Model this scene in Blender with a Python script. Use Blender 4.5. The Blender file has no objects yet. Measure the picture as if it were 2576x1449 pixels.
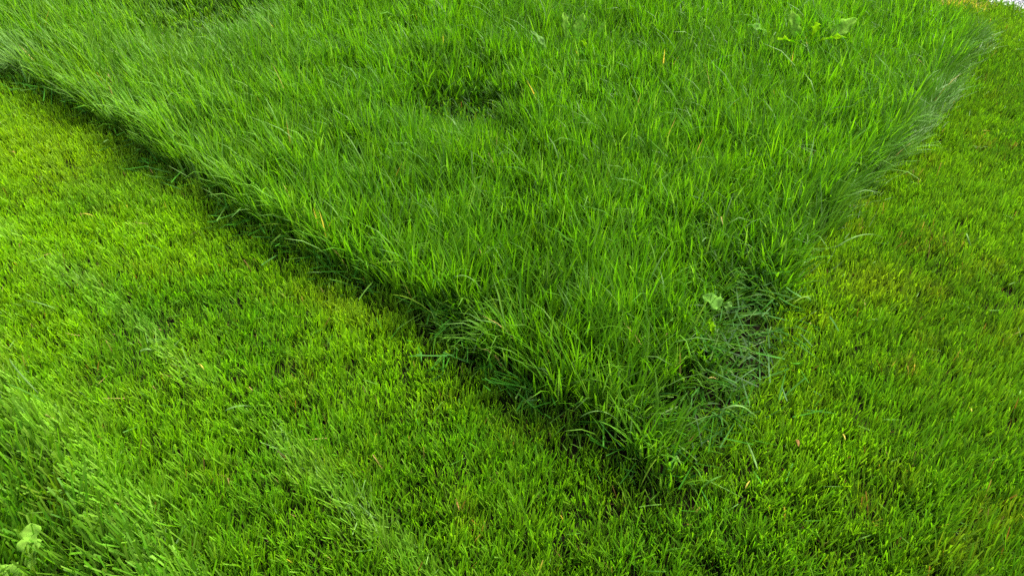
import bpy, math
import numpy as np
from mathutils import Vector, Matrix

R = math.radians
scene = bpy.context.scene
rng = np.random.default_rng(11)

# ------------------------------------------------------------------ camera
CAM_H, PITCH, HFOV = 1.5, 38.0, 64.0
cd = bpy.data.cameras.new("camera")
cam = bpy.data.objects.new("camera", cd)
scene.collection.objects.link(cam)
cam.location = (0, 0, CAM_H)
cam.rotation_euler = (R(90 - PITCH), 0, 0)
cd.sensor_width = 36
cd.lens = 18 / math.tan(R(HFOV / 2))
cd.clip_start = 0.05
cd.clip_end = 900
scene.camera = cam

# ------------------------------------------------------------------ light
SUN_EL, SUN_AZ = 45.0, 42.0          # azimuth measured from +Y (away from the camera) towards +X
world = bpy.data.worlds.new("World")
scene.world = world
world.use_nodes = True
nt = world.node_tree
bg = nt.nodes["Background"]
sky = nt.nodes.new("ShaderNodeTexSky")
sky.sky_type = 'NISHITA'
sky.sun_disc = False
sky.sun_elevation = R(SUN_EL)
sky.sun_rotation = R(SUN_AZ)
sky.air_density = 1.3
sky.dust_density = 4.0
hs = nt.nodes.new('ShaderNodeHueSaturation')   # thin cloud: the sky's blue is half washed out
hs.inputs['Saturation'].default_value = 0.5
nt.links.new(sky.outputs[0], hs.inputs['Color'])
nt.links.new(hs.outputs[0], bg.inputs[0])
bg.inputs[1].default_value = 0.11
sd_ = bpy.data.lights.new("sun", 'SUN')
sun = bpy.data.objects.new("sun", sd_)
scene.collection.objects.link(sun)
sd_.energy = 3.0
sd_.angle = R(20)
sd_.color = (1.0, 0.96, 0.88)
to_sun = Vector((math.sin(R(SUN_AZ)) * math.cos(R(SUN_EL)), math.cos(R(SUN_AZ)) * math.cos(R(SUN_EL)), math.sin(R(SUN_EL))))
sun.rotation_euler = to_sun.to_track_quat('Z', 'Y').to_euler()
scene.view_settings.view_transform = 'Standard'
scene.view_settings.look = 'None'
scene.view_settings.exposure = 1.68
scene.view_settings.gamma = 1
scene.render.engine = 'CYCLES'
scene.cycles.max_bounces = 8
scene.cycles.diffuse_bounces = 5
scene.cycles.glossy_bounces = 2
scene.cycles.transmission_bounces = 4
scene.cycles.use_denoising = False

# ------------------------------------------------------------------ helpers
PW, PH = 2576.0, 1449.0
FPX = PW / 2 / math.tan(R(HFOV / 2))
def at(px, py, z=0.0):
    """ground point (height z) seen at a place in the photograph"""
    x = (px - PW / 2) / FPX
    y = -(py - PH / 2) / FPX
    a = R(PITCH)
    d = (x, math.cos(a) + y * math.sin(a), -math.sin(a) + y * math.cos(a))
    t = (z - CAM_H) / d[2]
    return (d[0] * t, d[1] * t)

def hash2(ix, iy, seed):
    h = (ix.astype(np.int64) * 374761393 + iy.astype(np.int64) * 668265263 + seed * 974711) & 0xffffffff
    h = ((h ^ (h >> 13)) * 1274126177) & 0xffffffff
    h = (h ^ (h >> 16)) & 0xffffffff
    return h / 4294967295.0
def noise(x, y, scale, seed):
    u, v = x / scale + 100, y / scale + 100
    iu, iv = np.floor(u), np.floor(v)
    fu, fv = u - iu, v - iv
    fu = fu * fu * (3 - 2 * fu); fv = fv * fv * (3 - 2 * fv)
    a = hash2(iu, iv, seed); b = hash2(iu + 1, iv, seed)
    c = hash2(iu, iv + 1, seed); d = hash2(iu + 1, iv + 1, seed)
    return (a * (1 - fu) + b * fu) * (1 - fv) + (c * (1 - fu) + d * fu) * fv
def fbm(x, y, scale, seed):
    return 0.6 * noise(x, y, scale, seed) + 0.27 * noise(x, y, scale * .47, seed + 7) + 0.13 * noise(x, y, scale * .21, seed + 13)
def sstep(x, a, b):
    t = np.clip((x - a) / (b - a), 0, 1)
    return t * t * (3 - 2 * t)
def blob(x, y, p, rx, ry=None, ang=0.0):
    ry = ry or rx
    c, s = math.cos(ang), math.sin(ang)
    dx, dy = x - p[0], y - p[1]
    u, v = (dx * c + dy * s) / rx, (-dx * s + dy * c) / ry
    return np.exp(-(u * u + v * v))
def polydist(x, y, pts):
    d = np.full(x.shape, 1e9)
    for (ax, ay), (bx, by) in zip(pts[:-1], pts[1:]):
        ex, ey = bx - ax, by - ay
        t = np.clip(((x - ax) * ex + (y - ay) * ey) / (ex * ex + ey * ey), 0, 1)
        d = np.minimum(d, np.hypot(x - ax - t * ex, y - ay - t * ey))
    return d
def inside(x, y, pts):
    ins = np.zeros(x.shape, bool)
    n = len(pts)
    for i in range(n):
        ax, ay = pts[i]; bx, by = pts[(i + 1) % n]
        c = (ay > y) != (by > y)
        xi = (bx - ax) * (y - ay) / (by - ay + 1e-12) + ax
        ins ^= c & (x < xi)
    return ins

# ------------------------------------------------------------------ the plan of the lawn
L_EDGE = [at(*p) for p in ((-330, 20), (0, 185), (230, 300), (430, 425), (620, 560), (850, 690), (1050, 800), (1130, 880), (1300, 985), (1480, 1100), (1660, 1235))]
R_EDGE = [at(*p) for p in ((1720, 1225), (1860, 1060), (1925, 900), (1960, 800), (2045, 650), (2205, 485), (2350, 315), (2440, 190), (2478, 120))]
BACK = [at(2330, 40), at(2050, -10), (1.3, 6.2), (-1.2, 8.0), (-5.5, 8.5), (-6.5, 6.8)]
TALL = L_EDGE + R_EDGE + BACK
TALL_CLOSED = TALL + [TALL[0]]
TRACK1 = [at(*p) for p in ((-200, 450), (0, 590), (280, 760), (450, 920), (620, 1060), (830, 1240), (1000, 1380), (1120, 1520))]
TRACK2 = [at(*p) for p in ((-150, 820), (0, 950), (170, 1120), (330, 1290), (450, 1440), (520, 1560))]
HOLE_A, HOLE_B = (at(1160, 290, .13)[0], at(1185, 290, .13)[1] + .20), (at(520, 64, .13)[0] * 1.06, at(520, 64, .13)[1] + .22)
TRAMP_A, TRAMP_B = at(1875, 860), at(1740, 1080)
TRAMP_C = at(1150, 850)

def fields(x, y):
    f = {}
    wob = (fbm(x, y, .16, 3) - .5) * .085
    sd = polydist(x, y, TALL_CLOSED) * np.where(inside(x, y, TALL), 1, -1) + wob
    f['sd'] = sd
    f['tall'] = sstep(sd, -.012, .03)
    f['dl'] = polydist(x, y, L_EDGE)
    f['dr'] = polydist(x, y, R_EDGE)
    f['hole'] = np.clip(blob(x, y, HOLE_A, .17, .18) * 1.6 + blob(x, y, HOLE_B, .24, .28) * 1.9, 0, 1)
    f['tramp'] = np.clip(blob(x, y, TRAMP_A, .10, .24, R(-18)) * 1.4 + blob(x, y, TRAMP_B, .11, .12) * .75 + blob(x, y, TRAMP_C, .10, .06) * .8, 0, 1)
    # pale flattened swath on the far right edge
    f['swath'] = np.exp(-(polydist(x, y, R_EDGE[4:]) / .065) ** 2) * sstep(y, 1.9, 2.5)
    f['swathl'] = np.exp(-(polydist(x, y, [at(-200, 90), at(20, 195)]) / .12) ** 2)
    f['t1'] = np.exp(-(polydist(x, y, TRACK1) / .032) ** 2) * (0.2 + 1.2 * sstep(fbm(x, y, .22, 21), .3, .65))
    f['t2'] = np.exp(-(polydist(x, y, TRACK2) / .07) ** 2)
    ax, ay = TRACK2[0]; bx, by = TRACK2[-1]
    side = ((bx - ax) * (y - ay) - (by - ay) * (x - ax)) / math.hypot(bx - ax, by - ay)
    f['corner'] = sstep(-side, -.05, .06) * sstep(-x, .1, .2)   # rougher grass left of the second track
    return f

# ------------------------------------------------------------------ blades
def visible(x, y, m=0.35):
    """camera's footprint on the lawn with a margin all round"""
    yy = np.maximum(y, .2)
    a = R(PITCH)
    depth = yy * math.cos(a) + CAM_H * math.sin(a)
    return (np.abs(x) < depth * math.tan(R(HFOV / 2)) + m) & (y > .68)

class Blades:
    def __init__(self): self.v, self.f, self.c, self.n = [], [], [], 0
    def add(self, x, y, z, L, w, az, th0, bend, twist, col, tip, seg=3, blunt=None, rootw=.55, kink=None):
        """z may be negative roots; col,tip: (N,3) root and tip colours"""
        N = len(x)
        if N == 0: return
        if blunt is None: blunt = np.zeros(N)
        s = np.linspace(0, 1, seg + 1)
        P = np.zeros((N, seg + 1, 3)); P[:, 0, 0] = x; P[:, 0, 1] = y; P[:, 0, 2] = z
        Th = th0[:, None] + bend[:, None] * s[None, :] ** 1.4
        if kink is not None: Th = Th + kink[:, None] * (s[None, :] > .55)
        for k in range(seg):
            t = .5 * (Th[:, k] + Th[:, k + 1])
            ds = L / seg
            P[:, k + 1, 0] = P[:, k, 0] + ds * np.sin(t) * np.cos(az)
            P[:, k + 1, 1] = P[:, k, 1] + ds * np.sin(t) * np.sin(az)
            P[:, k + 1, 2] = np.maximum(P[:, k, 2] + ds * np.cos(t), .002)
        # width direction: horizontal perpendicular turned about the blade
        V = np.zeros((N, 2 * (seg + 1), 3)); C = np.zeros((N, 2 * (seg + 1), 4)); C[..., 3] = 1
        for k in range(seg + 1):
            t = Th[:, k]
            side = np.stack([-np.sin(az), np.cos(az), np.zeros(N)], 1)
            nrm = np.stack([-np.cos(t) * np.cos(az), -np.cos(t) * np.sin(az), np.sin(t)], 1)
            tw = twist * (.4 + .6 * s[k])
            wd = side * np.cos(tw)[:, None] + nrm * np.sin(tw)[:, None]
            prof = (rootw + (1 - rootw) * min(1, s[k] * 3)) * (1 - s[k] ** 2.8)
            prof = np.maximum(prof, blunt * (.75 if s[k] > .9 else 0)) + .04
            hw = (w * .5 * prof)[:, None]
            V[:, 2 * k] = P[:, k] - wd * hw
            V[:, 2 * k + 1] = P[:, k] + wd * hw
            cc = col * (1 - s[k]) + tip * s[k]
            C[:, 2 * k, :3] = cc; C[:, 2 * k + 1, :3] = cc
        base = self.n + np.arange(N)[:, None, None] * (2 * (seg + 1))
        q = np.array([[2 * k, 2 * k + 1, 2 * k + 3, 2 * k + 2] for k in range(seg)])[None]
        self.f.append((base + q).reshape(-1, 4)); self.v.append(V.reshape(-1, 3)); self.c.append(C.reshape(-1, 4))
        self.n += N * 2 * (seg + 1)
    def build(self, name, mat, parent=None):
        V = np.concatenate(self.v); F = np.concatenate(self.f); C = np.concatenate(self.c)
        me = bpy.data.meshes.new(name)
        me.vertices.add(len(V)); me.vertices.foreach_set('co', V.astype(np.float32).ravel())
        me.loops.add(F.size); me.loops.foreach_set('vertex_index', F.astype(np.int32).ravel())
        me.polygons.add(len(F))
        me.polygons.foreach_set('loop_start', (np.arange(len(F)) * 4).astype(np.int32))
        me.polygons.foreach_set('use_smooth', np.ones(len(F), bool))
        ca = me.color_attributes.new('blade_colour', 'FLOAT_COLOR', 'POINT')
        ca.data.foreach_set('color', np.clip(C, 0, 1).astype(np.float32).ravel())
        me.update(calc_edges=True)
        me.materials.append(mat)
        o = bpy.data.objects.new(name, me); scene.collection.objects.link(o)
        if parent: o.parent = parent
        return o

# ------------------------------------------------------------------ materials
def grass_mat(name, rough=.42, trans=.42, spec=.4, attr=True, colour=(.1, .2, .02)):
    m = bpy.data.materials.new(name); m.use_nodes = True
    t = m.node_tree; p = t.nodes['Principled BSDF']; out = t.nodes['Material Output']
    if attr:
        c = t.nodes.new('ShaderNodeVertexColor'); c.layer_name = 'blade_colour'; src = c.outputs[0]
    else:
        n = t.nodes.new('ShaderNodeTexNoise'); n.inputs['Scale'].default_value = 90; n.inputs['Detail'].default_value = 5
        co = t.nodes.new('ShaderNodeTexCoord'); t.links.new(co.outputs['Object'], n.inputs['Vector'])
        r = t.nodes.new('ShaderNodeValToRGB')
        r.color_ramp.elements[0].position = .3; r.color_ramp.elements[1].position = .7
        r.color_ramp.elements[0].color = (*[k * .7 for k in colour], 1); r.color_ramp.elements[1].color = (*[min(1, k * 1.25) for k in colour], 1)
        t.links.new(n.outputs[0], r.inputs[0]); src = r.outputs[0]
    t.links.new(src, p.inputs['Base Color'])
    p.inputs['Roughness'].default_value = rough
    p.inputs['Specular IOR Level'].default_value = spec
    tr = t.nodes.new('ShaderNodeBsdfTranslucent')
    g = t.nodes.new('ShaderNodeMixRGB'); g.blend_type = 'MULTIPLY'; g.inputs[0].default_value = 1
    g.inputs[2].default_value = (1.4, 1.45, .35, 1)
    t.links.new(src, g.inputs[1]); t.links.new(g.outputs[0], tr.inputs[0])
    mx = t.nodes.new('ShaderNodeMixShader'); mx.inputs[0].default_value = trans
    t.links.new(p.outputs[0], mx.inputs[1]); t.links.new(tr.outputs[0], mx.inputs[2])
    t.links.new(mx.outputs[0], out.inputs[0])
    return m
M_TALL = grass_mat('tall_grass_blade', .5, .42, .12)
M_MOWN = grass_mat('mown_grass_blade', .5, .42, .15)
M_CLIP = grass_mat('cut_grass', .5, .35, .1)

def soil_mat(name, c0, c1, scale):
    m = bpy.data.materials.new(name); m.use_nodes = True
    t = m.node_tree; p = t.nodes['Principled BSDF']
    n = t.nodes.new('ShaderNodeTexNoise'); n.inputs['Scale'].default_value = scale; n.inputs['Detail'].default_value = 8
    co = t.nodes.new('ShaderNodeTexCoord'); t.links.new(co.outputs['Object'], n.inputs['Vector'])
    r = t.nodes.new('ShaderNodeValToRGB')
    r.color_ramp.elements[0].position = .35; r.color_ramp.elements[1].position = .7
    r.color_ramp.elements[0].color = (*c0, 1); r.color_ramp.elements[1].color = (*c1, 1)
    t.links.new(n.outputs[0], r.inputs[0]); t.links.new(r.outputs[0], p.inputs['Base Color'])
    b = t.nodes.new('ShaderNodeBump'); b.inputs['Strength'].default_value = .6; b.inputs['Distance'].default_value = .004
    t.links.new(n.outputs[0], b.inputs['Height']); t.links.new(b.outputs[0], p.inputs['Normal'])
    p.inputs['Roughness'].default_value = .95; p.inputs['Specular IOR Level'].default_value = .03
    return m

# ------------------------------------------------------------------ ground
def sheet(name, pts, z, mat):
    me = bpy.data.meshes.new(name); me.from_pydata([(a, b, z) for a, b in pts], [], [tuple(range(len(pts)))]); me.update()
    me.materials.append(mat)
    o = bpy.data.objects.new(name, me); scene.collection.objects.link(o); o['kind'] = 'structure'
    return o
sheet('ground', [(-300, -300), (300, -300), (300, 300), (-300, 300)], 0, soil_mat('dark_soil', (.004, .004, .002), (.018, .014, .007), 60))
G0, G1 = at(2440, 2), at(2576, 34)
gd = np.array(G1) - np.array(G0); gd = gd / np.linalg.norm(gd); gn = np.array([-gd[1], gd[0]])
if gn[1] < 0: gn = -gn
ga = np.array(G0)
GP = [tuple(ga - gd * 6), tuple(ga + gd * 8), tuple(ga + gd * 8 + gn * 2.4), tuple(ga - gd * 6 + gn * 2.4)]
sheet('gravel_path', GP, .006, soil_mat('gravel_bed', (.22, .22, .23), (.45, .45, .46), 120))
def grav(x, y): return (x - ga[0]) * gn[0] + (y - ga[1]) * gn[1]      # > 0 on the gravel

# ------------------------------------------------------------------ colours of grass (leaf colours, some also mixed in to paint sheen and shade)
GREEN = np.array([.044, .190, .003]); YELL = np.array([.160, .345, .002]); DEEP = np.array([.017, .095, .002])
PALE = np.array([.165, .320, .040]); SILV = np.array([.115, .220, .060]); STRAW = np.array([.42, .32, .10]); BROWN = np.array([.20, .11, .035])
def mix(a, b, t):
    t = np.clip(t, 0, 1)[:, None]
    return a * (1 - t) + b * t

def scatter(dens, box, fan):
    """tuft positions with blades fanned out of each; returns x, y, fan azimuth"""
    x0, x1, y0, y1 = box
    n = int(dens * (x1 - x0) * (y1 - y0) / fan)
    cx = rng.uniform(x0, x1, n); cy = rng.uniform(y0, y1, n)
    k = visible(cx, cy); cx, cy = cx[k], cy[k]
    x = np.repeat(cx, fan); y = np.repeat(cy, fan)
    a = rng.uniform(0, 2 * np.pi, len(x)); r = np.abs(rng.normal(0, .008, len(x)))
    return x + r * np.cos(a), y + r * np.sin(a), a

BOX = (-4.6, 4.6, .68, 6.4)
def flow(x, y, seed, scale=.3):
    """smoothly varying direction that blades share locally"""
    return 4 * np.pi * fbm(x, y, scale, seed)

# ---- tall grass
def tall_grass():
    B = Blades()
    x, y, fa = scatter(12500, BOX, 5)
    F = fields(x, y)
    keep = (rng.random(len(x)) < F['tall'] * (1 - .45 * F['hole']) * (1 - .45 * F['tramp'])) & (grav(x, y) < -.02)
    keep &= (y < 3.2) | (rng.random(len(x)) < .85)
    x, y, fa = x[keep], y[keep], fa[keep]; F = {k: v[keep] for k, v in F.items()}
    N = len(x); u = rng.random(N)
    clump = fbm(x, y, .16, 31)
    H = .120 + .075 * clump + .02 * fbm(x, y, .6, 32)
    H *= (.72 + .56 * noise(x, y, .035, 34)) * (1 - .64 * F['hole']) * (1 - .6 * F['tramp'])
    H *= 0.72 + .28 * sstep(F['sd'], 0, .07)
    H *= 1 - .25 * sstep(y, 4.0, 4.8) * sstep(x, .3, 1.6)
    L = H * rng.uniform(.6, 1.2, N)
    w = rng.uniform(.0038, .0072, N) * (1 + .12 * np.maximum(y - 2, 0)) * (1 - .4 * F['swath'])
    # lean
    lx = .75 * np.cos(fa) + .35 * np.cos(flow(x, y, 41)) + .35 * rng.normal(size=N) + .25 * F['swathl'] * -6
    ly = .75 * np.sin(fa) + .35 * np.sin(flow(x, y, 41)) + .35 * rng.normal(size=N)
    # outward lean near the cut edge
    near_l = np.exp(-(F['dl'] / .11) ** 2); near_r = np.exp(-(F['dr'] / .10) ** 2)
    lx += -.45 * near_l + .3 * near_r; ly += -.3 * near_l
    lx += -.25 * sstep(-x, .0, 1.2)
    lx += .75 * F['swath']; ly += 1.5 * F['swath']
    az = np.arctan2(ly, lx)
    th0 = R(4) + R(17) * rng.random(N) + R(34) * F['swath'] + R(20) * F['swathl'] + R(28) * F['tramp'] + R(14) * F['hole']
    bend = R(8) + R(45) * rng.random(N) ** 2 + R(16) * F['swath'] + R(25) * F['tramp']
    long = rng.random(N) < .035
    L = np.where(long, L * 1.3, L); bend = np.where(long, bend + R(45), bend)
    kink = np.where(rng.random(N) < .05, R(55), 0)
    twist = rng.normal(0, .3, N)
    c = mix(GREEN[None], YELL[None], .04 + .42 * rng.random(N) * fbm(x, y, .5, 51) + .15 * rng.normal(size=N))
    c = mix(c, DEEP[None], .5 * F['hole'] + .6 * F['tramp'] + .42 * sstep(fbm(x, y, .35, 52), .45, .75) + .25 * (rng.random(N) < .3) + .25 * sstep(-y, -1.9, -1.3))  # the shade inside the hollows is put into the blade colour
    pale = np.clip(.18 + .6 * sstep(-x - .15 * y, -.15, 1.3) + .15 * near_l + .3 * sstep(y, 4, 4.6), 0, .8) * rng.random(N)  # painted highlights: sky sheen on the left and far tops
    c = mix(c, PALE[None], pale)
    c = mix(c, SILV[None] * 1.15, .7 * F['swath'] * rng.uniform(.2, 1, N) + .8 * F['swathl'] + .8 * (rng.random(N) < .07))  # swaths: pale undersides plus a silvery sheen painted into the colour
    c *= (rng.uniform(.7, 1.2, N) * (.72 + .6 * noise(x, y, .04, 35)))[:, None]
    root = mix(c, np.array([[.06, .10, .01]]), np.full(N, .35))  # roots toned down, painting in deep shade between blades
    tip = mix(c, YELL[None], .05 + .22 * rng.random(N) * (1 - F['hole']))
    dry = rng.random(N) < .0012
    root[dry] = STRAW; tip[dry] = STRAW
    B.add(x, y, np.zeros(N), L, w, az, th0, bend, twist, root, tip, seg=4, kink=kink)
    print('tall', N)
    o = B.build('tall_grass', M_TALL)
    o['kind'] = 'stuff'; o['label'] = 'long uncut deep green grass filling the block left standing above the mown lawn'; o['category'] = 'grass'

# ---- mown lawn
def mown_grass():
    B = Blades()
    x, y, fa = scatter(33000, BOX, 4)
    F = fields(x, y)
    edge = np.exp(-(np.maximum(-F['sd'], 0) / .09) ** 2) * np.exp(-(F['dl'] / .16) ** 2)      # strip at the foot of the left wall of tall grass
    corner_t = F['tramp']
    d = (1 - F['tall'] * .9) * (1 - .55 * edge) * (1 - .5 * corner_t) * (.62 + .38 * sstep(fbm(x, y, .12, 61), .25, .5))
    d *= np.where(y > 3.0, .8, 1)
    d *= 1 - .5 * F['corner']
    keep = (rng.random(len(x)) < d) & (grav(x, y) < .0)
    x, y, fa = x[keep], y[keep], fa[keep]; F = {k: v[keep] for k, v in F.items()}; edge = edge[keep]
    N = len(x)
    near = sstep(-y, -1.5, -.9)
    H = .032 + .018 * fbm(x, y, .15, 62) + .012 * near + .034 * F['corner'] + .003 * F['t1'] + .025 * F['t2'] * noise(x, y, .02, 66)
    H += .012 * blob(x, y, at(2480, 1250), .3, .5) + .01 * sstep(F['sd'], -.1, 0)
    H *= .75 + .5 * noise(x, y, .022, 64)
    L = H * rng.uniform(.6, 1.3, N)
    w = rng.uniform(.0020, .0038, N) * (1 + .75 * F['corner'] + .3 * F['t2'])
    lx = .8 * np.cos(fa) + .35 * np.cos(flow(x, y, 71, .2)) + .5 * rng.normal(size=N)
    ly = .8 * np.sin(fa) + .35 * np.sin(flow(x, y, 71, .2)) + .5 * rng.normal(size=N)
    tr = np.clip(F['t1'] + F['t2'], 0, 1)
    lx += -.8 * tr - .25 * F['corner']; ly += .6 * tr + .2 * F['corner']
    rt = sstep(x, .7, 1.1)
    lx += .5 * rt; ly += .45 * rt
    az = np.arctan2(ly, lx)
    th0 = R(3) + R(20) * rng.random(N) + R(11) * F['t1'] + R(9) * F['t2'] + R(2) * F['corner'] + R(15) * F['tramp']
    bend = R(3) + R(38) * rng.random(N) ** 1.5
    twist = rng.normal(0, .45, N)
    c = mix(YELL[None], GREEN[None], .12 + .5 * rng.random(N) * fbm(x, y, .4, 81) + .75 * sstep(fbm(x, y, .45, 82), .42, .75))
    c = mix(c, GREEN[None], .6 * sstep(-y, -1.75, -1.0) + .5 * rt + .4 * F['corner'])
    c = mix(c, DEEP[None], .7 * edge + .35 * sstep(-y, -1.25, -.85) * rng.random(N) + .45 * F['tramp'] + 1.0 * F['corner'] * rng.random(N)  # edge term paints the tall wall's shade into the blades at its foot
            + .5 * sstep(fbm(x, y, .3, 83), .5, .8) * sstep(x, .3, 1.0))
    c = mix(c, PALE[None], .4 * F['t1'] * rng.random(N) + + .4 * F['t2'] * (rng.random(N) < .4) + .5 * (rng.random(N) < .06))
    olive = sstep(fbm(x, y, .11, 84), .60, .78) * (.6 + .4 * sstep(x, .5, 1.0))
    c = mix(c, np.array([[.17, .17, .012]]), .55 * olive * rng.random(N))
    c = mix(c, np.array([[.20, .27, .012]]), .6 * blob(x, y, at(2200, 730), .13, .1) + .5 * blob(x, y, at(850, 790), .16, .05, R(-30)) + .35 * blob(x, y, at(150, 400), .5, .25, R(-30)))
    c *= (rng.uniform(.8, 1.3, N) * (.80 + .6 * noise(x, y, .028, 85)) * (1 + .08 * sstep(-x, -.3, .6) - .16 * sstep(x, .5, 1.1)))[:, None]
    root = mix(c, np.array([[.09, .10, .015]]), np.full(N, .4))  # duller roots, shade low in the sward put into the colour
    tip = mix(c, np.array([[.22, .32, .02]]), .1 + .25 * rng.random(N))
    dry = rng.random(N) < .003 + .035 * olive
    cc = np.where(rng.random((N, 1)) < .5, STRAW[None], BROWN[None]) * rng.uniform(.5, 1.1, (N, 1))
    root[dry] = cc[dry]; tip[dry] = cc[dry]
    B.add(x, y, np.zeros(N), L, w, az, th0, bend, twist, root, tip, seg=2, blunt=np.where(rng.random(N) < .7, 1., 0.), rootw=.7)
    # short undergrowth that fills the sward, flatter and finer
    x, y, fa = scatter(9000, BOX, 3)
    F = fields(x, y)
    edge = np.exp(-(np.maximum(-F['sd'], 0) / .09) ** 2) * np.exp(-(F['dl'] / .16) ** 2)
    keep = (rng.random(len(x)) < (1 - F['tall']) * (1 - .5 * edge) * (1 - .5 * F['tramp'])) & (grav(x, y) < 0)
    x, y, fa, edge = x[keep], y[keep], fa[keep], edge[keep]; N = len(x)
    c = mix(GREEN[None], YELL[None], rng.random(N) * .7); c = mix(c, DEEP[None], .7 * edge + .3 * rng.random(N))  # wall shade painted in along edge here too
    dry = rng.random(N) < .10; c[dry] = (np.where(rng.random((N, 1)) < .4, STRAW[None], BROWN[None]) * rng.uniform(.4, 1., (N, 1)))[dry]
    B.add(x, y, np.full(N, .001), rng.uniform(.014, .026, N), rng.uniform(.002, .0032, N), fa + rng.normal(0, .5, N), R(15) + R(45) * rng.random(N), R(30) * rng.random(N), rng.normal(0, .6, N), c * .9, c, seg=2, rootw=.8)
    o = B.build('mown_grass', M_MOWN)
    print('mown', N)
    o['kind'] = 'stuff'; o['label'] = 'short yellow green mown lawn grass around the uncut block'; o['category'] = 'grass'

# ---- clippings lying about
def clippings():
    B = Blades()
    def lay(x, y, z, L, w, az, c, pit=None, curl=.5):
        N = len(x)
        th0 = R(88) - (np.abs(rng.normal(0, R(9), N)) if pit is None else pit)
        B.add(x, y, z, L, w, az, th0, rng.normal(0, curl * .35, N), rng.normal(0, .45, N), c, c * rng.uniform(.9, 1.15, (N, 1)), seg=3, blunt=np.where(rng.random(N) < .6, 1., 0.), rootw=.8)
    # along the foot of the left wall, and the trampled places
    n = 60000
    x = rng.uniform(-3.6, 1.3, n); y = rng.uniform(.9, 4.5, n); F = fields(x, y)
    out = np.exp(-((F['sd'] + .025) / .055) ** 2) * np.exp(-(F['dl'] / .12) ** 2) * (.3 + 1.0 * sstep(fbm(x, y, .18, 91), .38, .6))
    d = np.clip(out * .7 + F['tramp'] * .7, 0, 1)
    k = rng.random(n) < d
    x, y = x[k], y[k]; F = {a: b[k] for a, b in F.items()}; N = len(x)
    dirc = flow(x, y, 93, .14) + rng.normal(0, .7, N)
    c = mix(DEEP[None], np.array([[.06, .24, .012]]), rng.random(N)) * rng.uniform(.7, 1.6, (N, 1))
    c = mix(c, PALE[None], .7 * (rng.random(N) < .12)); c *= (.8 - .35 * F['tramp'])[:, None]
    lay(x, y, .016 + .045 * rng.random(N) + .02 * F['tramp'] * rng.random(N), rng.uniform(.02, .10, N), rng.uniform(.0026, .005, N), dirc, c, pit=np.abs(rng.normal(0, R(14), N)))
    # pale drifts on the wheel track and the second track
    n = 60000
    x = rng.uniform(-2.6, .3, n); y = rng.uniform(.7, 3.4, n); F = fields(x, y)
    k = rng.random(n) < np.clip(.22 * sstep(F['t1'], .35, .9) * sstep(fbm(x, y, .14, 95), .4, .62) + .04 * F['t2'], 0, 1)
    x, y = x[k], y[k]; N = len(x)
    c = mix(PALE[None], SILV[None], rng.random(N)) * rng.uniform(.75, 1.15, (N, 1))
    lay(x, y, rng.uniform(.022, .036, N), rng.uniform(.02, .06, N), rng.uniform(.0018, .0032, N), 2.35 + rng.normal(0, .8, N), c)
    # right hand swath and loose ones over the whole lawn
    n = 3600
    x = rng.uniform(-3.4, 3.4, n); y = rng.uniform(.7, 5., n); F = fields(x, y)
    k = visible(x, y, .1) & (F['tall'] < .1) & (grav(x, y) < -.03) & (rng.random(n) < .75)
    x, y = x[k], y[k]; N = len(x)
    c = mix(PALE[None], GREEN[None], rng.random(N))
    dry = rng.random(N) < .10; c[dry] = (STRAW[None] * rng.uniform(.5, 1.1, (N, 1)))[dry]
    lay(x, y, rng.uniform(.02, .034, N), rng.uniform(.012, .05, N), rng.uniform(.0016, .003, N), rng.uniform(0, 6.28, N), c)
    n = 9000
    x = rng.uniform(.5, 3, n); y = rng.uniform(1.4, 4.5, n); F = fields(x, y)
    k = (rng.random(n) < .5 * F['swath'] * sstep(-F['sd'], -.05, .0) * np.exp(-(F['dr'] / .05) ** 2)) | (rng.random(n) < .5 * np.exp(-(polydist(x, y, R_EDGE[3:6]) / .04) ** 2) * (F['sd'] < .02))
    x, y = x[k], y[k]; N = len(x)
    c = mix(SILV[None], PALE[None], rng.random(N)) * rng.uniform(.7, 1.05, (N, 1))
    lay(x, y, rng.uniform(.02, .045, N), rng.uniform(.03, .07, N), rng.uniform(.0018, .003, N), R(38) + rng.normal(0, .35, N), c * .8)
    o = B.build('grass_clippings', M_CLIP)
    o['kind'] = 'stuff'; o['label'] = 'loose cut grass clippings lying along the mown edge'; o['category'] = 'clippings'

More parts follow.
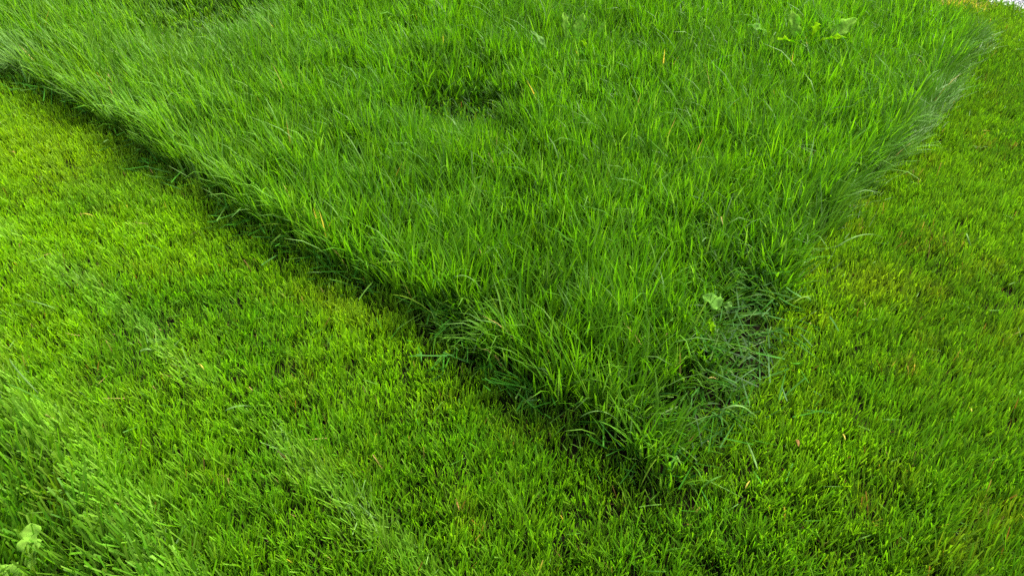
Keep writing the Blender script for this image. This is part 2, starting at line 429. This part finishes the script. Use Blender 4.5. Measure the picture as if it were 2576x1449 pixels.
# ---- gravel stones
def gravel():
    n = 26000
    s = rng.uniform(-1.2, 2.2, n); t = np.abs(rng.uniform(-.0, 1.1, n))
    P = ga[None] + gd[None] * s[:, None] + gn[None] * t[:, None]
    r = rng.uniform(.004, .011, n)
    base = np.array([(1, 0, 0), (-1, 0, 0), (0, 1, 0), (0, -1, 0), (0, 0, 1), (0, 0, -1)], float)
    fc = np.array([(0, 2, 4), (2, 1, 4), (1, 3, 4), (3, 0, 4), (2, 0, 5), (1, 2, 5), (3, 1, 5), (0, 3, 5)])
    jit = rng.uniform(.6, 1.15, (n, 6, 1)) * base[None] + rng.normal(0, .18, (n, 6, 3))
    a = rng.uniform(0, 6.28, n); ca, sa = np.cos(a), np.sin(a)
    X = jit[..., 0] * ca[:, None] - jit[..., 1] * sa[:, None]; Y = jit[..., 0] * sa[:, None] + jit[..., 1] * ca[:, None]; Z = jit[..., 2] * .7
    V = np.stack([X, Y, Z], 2) * r[:, None, None]
    V[..., 0] += P[:, 0:1]; V[..., 1] += P[:, 1:2]; V[..., 2] += (.008 + r * .4 + .006 * rng.random(n))[:, None]
    Fa = (np.arange(n)[:, None, None] * 6 + fc[None]).reshape(-1, 3); V = V.reshape(-1, 3)
    g = np.repeat(rng.uniform(.28, .85, n), 6)
    me = bpy.data.meshes.new('gravel_stones'); me.vertices.add(len(V)); me.vertices.foreach_set('co', V.astype(np.float32).ravel())
    me.loops.add(Fa.size); me.loops.foreach_set('vertex_index', Fa.astype(np.int32).ravel())
    me.polygons.add(len(Fa)); me.polygons.foreach_set('loop_start', (np.arange(len(Fa)) * 3).astype(np.int32))
    ca_ = me.color_attributes.new('blade_colour', 'FLOAT_COLOR', 'POINT')
    ca_.data.foreach_set('color', np.stack([g, g, g * 1.03, np.ones_like(g)], 1).astype(np.float32).ravel())
    me.update(calc_edges=True)
    m = bpy.data.materials.new('pale_stone'); m.use_nodes = True
    c = m.node_tree.nodes.new('ShaderNodeVertexColor'); c.layer_name = 'blade_colour'
    m.node_tree.links.new(c.outputs[0], m.node_tree.nodes['Principled BSDF'].inputs['Base Color'])
    m.node_tree.nodes['Principled BSDF'].inputs['Roughness'].default_value = .8
    me.materials.append(m)
    o = bpy.data.objects.new('gravel_stones', me); scene.collection.objects.link(o)
    o['kind'] = 'stuff'; o['label'] = 'pale grey gravel chips on the path beyond the lawn corner'; o['category'] = 'gravel'

tall_grass(); mown_grass(); clippings(); gravel()

# ------------------------------------------------------------------ broad leaved weeds
def thing(name, label, cat, loc, group=None):
    o = bpy.data.objects.new(name, None); o.empty_display_size = .03; scene.collection.objects.link(o)
    o.location = loc; o['label'] = label; o['category'] = cat
    if group: o['group'] = group
    return o
def leaf(parent, L, W, az, th0, bend, mat, kind='lobed', lobes=4, roll=0., start=(0, 0, 0), stalk=.25, seed=0):
    """one folded leaf blade with a raised midrib; az/th0/bend in degrees"""
    rr = np.random.default_rng(seed)
    n = 28
    s = np.linspace(0, 1, n)
    th = R(th0) + R(bend) * s ** 1.3
    P = [np.array(start, float)]
    dx, dy = math.cos(R(az)), math.sin(R(az))
    for i in range(1, n):
        t = (th[i] + th[i - 1]) / 2
        P.append(P[-1] + (L / (n - 1)) * np.array([math.sin(t) * dx, math.sin(t) * dy, math.cos(t)]))
    V, F = [], []
    cols = 5
    for i in range(n):
        q = max(0, (s[i] - stalk) / (1 - stalk))
        if kind == 'lobed':
            prof = (q ** .7) * (1 - q ** 5) * (.55 + .45 * (1 - abs((q * lobes) % 1 * 2 - 1) if q < .8 else 1))
        elif kind == 'scalloped':
            prof = math.sin(math.pi * min(1, q ** .75)) ** .6 * (1 + .10 * math.sin(q * 38)) if 0 < q < 1 else 0
        else:
            prof = math.sin(math.pi * q ** .8) ** .8 if 0 < q < 1 else 0
        hw = max(W * .03, W * .5 * prof) if i < n - 1 else W * .02
        side = np.array([-dy, dx, 0]); t = th[i]
        nr = np.array([-math.cos(t) * dx, -math.cos(t) * dy, math.sin(t)])
        sd2 = side * math.cos(R(roll)) + nr * math.sin(R(roll)); nr2 = np.cross(np.array([math.sin(t) * dx, math.sin(t) * dy, math.cos(t)]), sd2)
        nr2 = -nr2 if np.dot(nr2, nr) < 0 else nr2
        wave = .10 * math.sin(s[i] * 17 + seed)
        for j in range(cols):
            u = (j - 2) / 2
            jit = 1 + (.12 * rr.normal() if abs(u) == 1 and q > 0 else 0)
            V.append(P[i] + sd2 * hw * u * jit + nr2 * (abs(u) * hw * .35 + u * abs(u) * hw * wave * 3 - (W * .02 if u == 0 else 0)))
    for i in range(n - 1):
        for j in range(cols - 1):
            a = i * cols + j; F.append((a, a + 1, a + cols + 1, a + cols))
    me = bpy.data.meshes.new('leaf'); me.from_pydata([tuple(v) for v in V], [], F); me.update()
    for p in me.polygons: p.use_smooth = True
    me.materials.append(mat)
    o = bpy.data.objects.new('leaf', me); scene.collection.objects.link(o); o.parent = parent
    md = o.modifiers.new('thick', 'SOLIDIFY'); md.thickness = .0005
    return o
LEAF_PALE = grass_mat('pale_leaf', .6, .5, 0., False, (.21, .40, .045))
LEAF_GREY = grass_mat('grey_green_leaf', .6, .45, 0., False, (.14, .31, .045))
LEAF_YELLOW = grass_mat('yellow_green_leaf', .6, .5, 0., False, (.19, .40, .004))
LEAF_DULL = grass_mat('dull_green_leaf', .6, .4, .05, False, (.12, .26, .04))
def weed(px, py, z0, name, label, cat, leaves):
    gx, gy = at(px, py, z0)
    t = thing(name, label, cat, (gx, gy, 0))
    for i, lf in enumerate(leaves):
        lf = dict(lf); off = lf.pop('off', (0, 0)); zz = lf.pop('z', .03)
        leaf(t, start=(off[0], off[1], zz), seed=i * 5 + int(px), **lf)
    return t
weed(1432, 108, .15, 'dandelion_plant', 'two broad pale leaves standing up from tall grass at the middle of the top edge', 'weed', [
    dict(L=.17, W=.06, az=100, th0=14, bend=35, mat=LEAF_PALE, lobes=3, z=0.108, off=(-.01, 0), roll=10),
    dict(L=.17, W=.06, az=70, th0=22, bend=30, mat=LEAF_PALE, kind='plain', z=0.108, off=(.03, 0), roll=-15),
    dict(L=.14, W=.03, az=40, th0=30, bend=20, mat=LEAF_PALE, lobes=4, z=0.113, off=(.09, .0), roll=40),
    dict(L=.14, W=.035, az=150, th0=40, bend=20, mat=LEAF_DULL, kind='plain', z=0.103, off=(-.08, -.03))])
weed(2015, 112, .13, 'dandelion_plant', 'broad dandelion with several lobed leaves in tall grass at the far right', 'weed', [
    dict(L=.16, W=.06, az=100, th0=15, bend=40, mat=LEAF_PALE, kind='plain', z=0.108, off=(-.02, .03)),
    dict(L=.20, W=.07, az=28, th0=48, bend=25, mat=LEAF_PALE, kind='plain', z=0.113, off=(.10, .0), roll=25),
    dict(L=.15, W=.07, az=-20, th0=60, bend=30, mat=LEAF_YELLOW, lobes=4, z=0.143, off=(.03, -.03)),
    dict(L=.13, W=.07, az=200, th0=60, bend=30, mat=LEAF_YELLOW, lobes=3, z=0.143, off=(-.02, -.04)),
    dict(L=.13, W=.06, az=160, th0=45, bend=40, mat=LEAF_GREY, kind='plain', z=0.123, off=(-.12, .05)),
    dict(L=.12, W=.06, az=60, th0=45, bend=40, mat=LEAF_YELLOW, lobes=3, z=0.143, off=(.03, -.02))])
weed(1478, 135, .14, 'weed_leaf', 'tiny bright yellow green leaf showing in the tall grass below the pair of pale leaves', 'leaf', [
    dict(L=.06, W=.035, az=120, th0=30, bend=40, mat=LEAF_YELLOW, lobes=3, z=0.143)])
weed(1825, 790, .06, 'wild_plant', 'round scalloped pale grey green leaf above the trampled clippings near the corner', 'weed', [
    dict(L=.085, W=.05, az=140, th0=48, bend=38, mat=LEAF_GREY, kind='scalloped', z=.05, stalk=.3, off=(.0, 0)),
    dict(L=.04, W=.02, az=60, th0=50, bend=20, mat=LEAF_DULL, kind='scalloped', z=.06)])
weed(1797, 850, .06, 'wild_plant', 'small toothed lime green leaf below the round pale leaf near the corner', 'weed', [
    dict(L=.06, W=.034, az=95, th0=45, bend=25, mat=LEAF_YELLOW, lobes=4, z=.045),
    dict(L=.045, W=.02, az=-80, th0=50, bend=30, mat=LEAF_DULL, lobes=3, z=.04)])
weed(84, 1485, .04, 'dandelion_plant', 'dandelion with big pale jagged leaves cut off by the bottom left corner', 'weed', [
    dict(L=.13, W=.075, az=105, th0=50, bend=25, mat=LEAF_PALE, lobes=3, z=.03, off=(-.01, .01), roll=10),
    dict(L=.10, W=.065, az=150, th0=50, bend=35, mat=LEAF_PALE, kind='plain', z=.03, off=(-.01, -.015)),
    dict(L=.085, W=.03, az=22, th0=60, bend=20, mat=LEAF_GREY, lobes=4, z=.03, off=(.01, -.005), roll=30),
    dict(L=.09, W=.04, az=250, th0=60, bend=30, mat=LEAF_PALE, lobes=4, z=.03, off=(0, -.01))])

# ------------------------------------------------------------------ blades and scraps that stand out one by one
def blade_mat(name, c, trans=.35, rough=.6): return grass_mat(name, rough, trans, .06, False, c)
MS = {'pale': blade_mat('pale_cut_blade', (.16, .30, .07)), 'green': blade_mat('green_cut_blade', (.08, .22, .02)),
      'straw': blade_mat('straw_blade', (.45, .40, .06)), 'brown': blade_mat('brown_scrap', (.30, .17, .05)), 'lime': blade_mat('lime_blade', (.18, .32, .02))}
def stray(p0, p1, z0, z1, label, mat='pale', w=.0042, arch=.012, side=.0, name='grass_blade', cat='grass blade', group='single grass blades standing out on the lawn'):
    a = Vector((*at(*p0, z0), z0)); b = Vector((*at(*p1, z1), z1))
    n = 14; d = b - a; perp = Vector((-d.y, d.x, 0)).normalized() if d.length > 0 else Vector((1, 0, 0))
    V, F = [], []
    for i in range(n):
        s = i / (n - 1)
        c = d * s + Vector((0, 0, arch * 4 * s * (1 - s))) + perp * side * 4 * s * (1 - s)
        hw = w * .5 * (.7 + .3 * min(1, s * 5)) * max(.12, 1 - s ** 4)
        tilt = .5 * math.sin(s * 3 + p0[0])
        sv = (perp * math.cos(tilt) + Vector((0, 0, 1)) * math.sin(tilt)) * hw
        up = Vector((0, 0, w * .22))
        V += [c - sv + up, c, c + sv + up]
    for i in range(n - 1):
        k = i * 3; F += [(k, k + 1, k + 4, k + 3), (k + 1, k + 2, k + 5, k + 4)]
    me = bpy.data.meshes.new(name); me.from_pydata(V, [], F); me.update()
    for p in me.polygons: p.use_smooth = True
    me.materials.append(MS[mat])
    o = bpy.data.objects.new(name, me); scene.collection.objects.link(o); o.location = a
    md = o.modifiers.new('thick', 'SOLIDIFY'); md.thickness = .0004
    o['label'] = label; o['category'] = cat; o['group'] = group
ST = [
 ((193, 545), (240, 547), .036, .036, 'short dry straw yellow blade lying on the mown lawn left of the tall edge', 'straw', .0045, .012, .0),
 ((97, 990), (26, 901), .05, .06, 'long pale blade arching over at the left edge above the rough corner grass', 'pale', .004, .035, .01),
 ((112, 1012), (0, 960), .05, .07, 'straight green blade slanting in from the left edge under the arching blade', 'green', .0042, .008, 0),
 ((566, 1034), (632, 1022), .042, .042, 'pale blade lying level across the mown lawn on the wheel track', 'pale', .0042, .008, 0),
 ((410, 633), (358, 616), .04, .042, 'thin green blade lying on the mown lawn between the tall edge and the wheel track', 'green', .0036, .008, 0),
 ((140, 777), (61, 756), .04, .042, 'thin pale blade lying on the mown lawn left of the wheel track', 'pale', .0036, .005, 0),
 ((352, 886), (383, 881), .042, .046, 'wide short pale blade among the clippings on the wheel track', 'pale', .006, .006, 0),
 ((771, 688), (811, 687), .042, .044, 'blunt pale cut blade pointing out of the dark foot of the tall edge', 'pale', .006, .003, 0),
 ((1811, 1034), (1903, 1054), .085, .05, 'long pale blade arching to the right over the trampled corner', 'pale', .0042, .03, 0),
 ((1906, 1182), (1877, 1108), .04, .06, 'blue green blade standing slanted on the mown lawn right of the corner', 'pale', .0048, .004, 0),
 ((1659, 1148), (1608, 1231), .07, .045, 'long pale blade hanging down leftwards at the tip of the corner', 'lime', .0045, .018, 0),
 ((1760, 1231), (1820, 1196), .045, .055, 'green blade slanting up to the right below the corner', 'green', .0042, .008, 0),
 ((1874, 1229), (1887, 1208), .04, .045, 'tiny yellow blade on the mown lawn below right of the corner', 'straw', .0035, .003, 0),
 ((2010, 748), (2042, 756), .042, .04, 'short pale blade lying just outside the right edge of the tall grass', 'pale', .005, .006, 0),
 ((938, 665), (1066, 668), .09, .11, 'long pale blade lying level across the front of the tall grass wall', 'lime', .0045, .012, 0),
 ((985, 742), (1100, 800), .09, .05, 'bent lime blade falling out of the tall grass wall towards the lawn', 'lime', .004, .02, 0),
 ((1190, 890), (1250, 830), .05, .10, 'pale blade curling away from the dark notch in the left edge', 'pale', .0045, .02, .01),
 ((2472, 331), (2491, 332), .036, .036, 'short straw yellow blade lying on the far right lawn', 'straw', .005, .004, 0),
 ((2442, 621), (2432, 588), .03, .045, 'pale curled blade standing on the right hand lawn', 'pale', .005, .012, .008),
 ((1140, 700), (1220, 740), .13, .10, 'pale blade arching down from the tall grass above the notch', 'pale', .0045, .03, 0),
 ((640, 575), (735, 573), .05, .07, 'pale blade lying over the dark clippings at the foot of the left edge', 'lime', .0042, .015, 0),
 ((2100, 625), (2222, 600), .07, .06, 'long pale blade arching out from the right edge over the lawn', 'pale', .004, .03, 0),
 ((1460, 1050), (1560, 1065), .08, .09, 'pale blade arching low over the left side of the corner', 'pale', .0042, .03, 0),
 ((2050, 745), (1990, 765), .05, .07, 'thin lime blade crossing the right edge of the tall grass', 'lime', .0035, .01, 0)]
for p0, p1, z0, z1, lab, m, w, ar, sdv in ST: stray(p0, p1, z0, z1, lab, m, w, ar, sdv)
BITS = [
 ((2004, 1106), (2009, 1124), 'brown scrap of dead leaf on the mown lawn right of the corner', 'brown', .007),
 ((2120, 1092), (2126, 1108), 'yellow scrap of dead leaf further right of the brown scrap', 'straw', .005),
 ((2440, 1025), (2444, 1040), 'straw yellow scrap standing in the right hand lawn near the edge of the photo', 'straw', .005),
 ((2312, 1142), (2320, 1128), 'thin buff straw slanting in the right hand lawn', 'straw', .0035),
 ((1750, 1290), (1762, 1275), 'yellow withered blade in the mown lawn under the corner', 'straw', .006),
 ((1146, 1255), (1156, 1285), 'buff dead stalk in the mown lawn at the bottom middle', 'brown', .004),
 ((30, 382), (40, 388), 'small tan scrap of dead leaf on the far left lawn', 'brown', .007),
 ((500, 915), (514, 930), 'yellow withered scrap beside the wheel track', 'straw', .005),
]
for p0, p1, lab, m, w in BITS: stray(p0, p1, .032, .042, lab, m, w, .003, 0, 'dead_leaf_scrap', 'dead leaf', 'dead scraps scattered on the mown lawn')

# dry tufts by the path
def dry_tuft(px, py, N, label):
    B = Blades()
    gx, gy = at(px, py)
    a = rng.uniform(0, 6.28, N)
    x = .022 * rng.normal(size=N); y = .016 * rng.normal(size=N)
    c = mix(STRAW[None] * 1.1, np.array([[.22, .28, .03]]), rng.random(N) ** 1.2)
    B.add(x, y, np.zeros(N), rng.uniform(.04, .085, N), rng.uniform(.003, .006, N), a, R(10) + R(50) * rng.random(N), R(50) * rng.random(N), rng.normal(0, .6, N), c, c, seg=3)
    o = B.build('dry_grass_tuft', M_CLIP); o.location = (gx, gy, 0)
    o['label'] = label; o['category'] = 'dry grass'; o['group'] = 'withered tufts beside the gravel'
dry_tuft(2385, 27, 170, 'largest withered straw coloured tuft, the one farthest from the gravel')
dry_tuft(2425, 20, 130, 'withered straw coloured tuft between the largest tuft and the gravel')
dry_tuft(2460, 36, 60, 'small thin withered tuft nearest to the gravel corner')
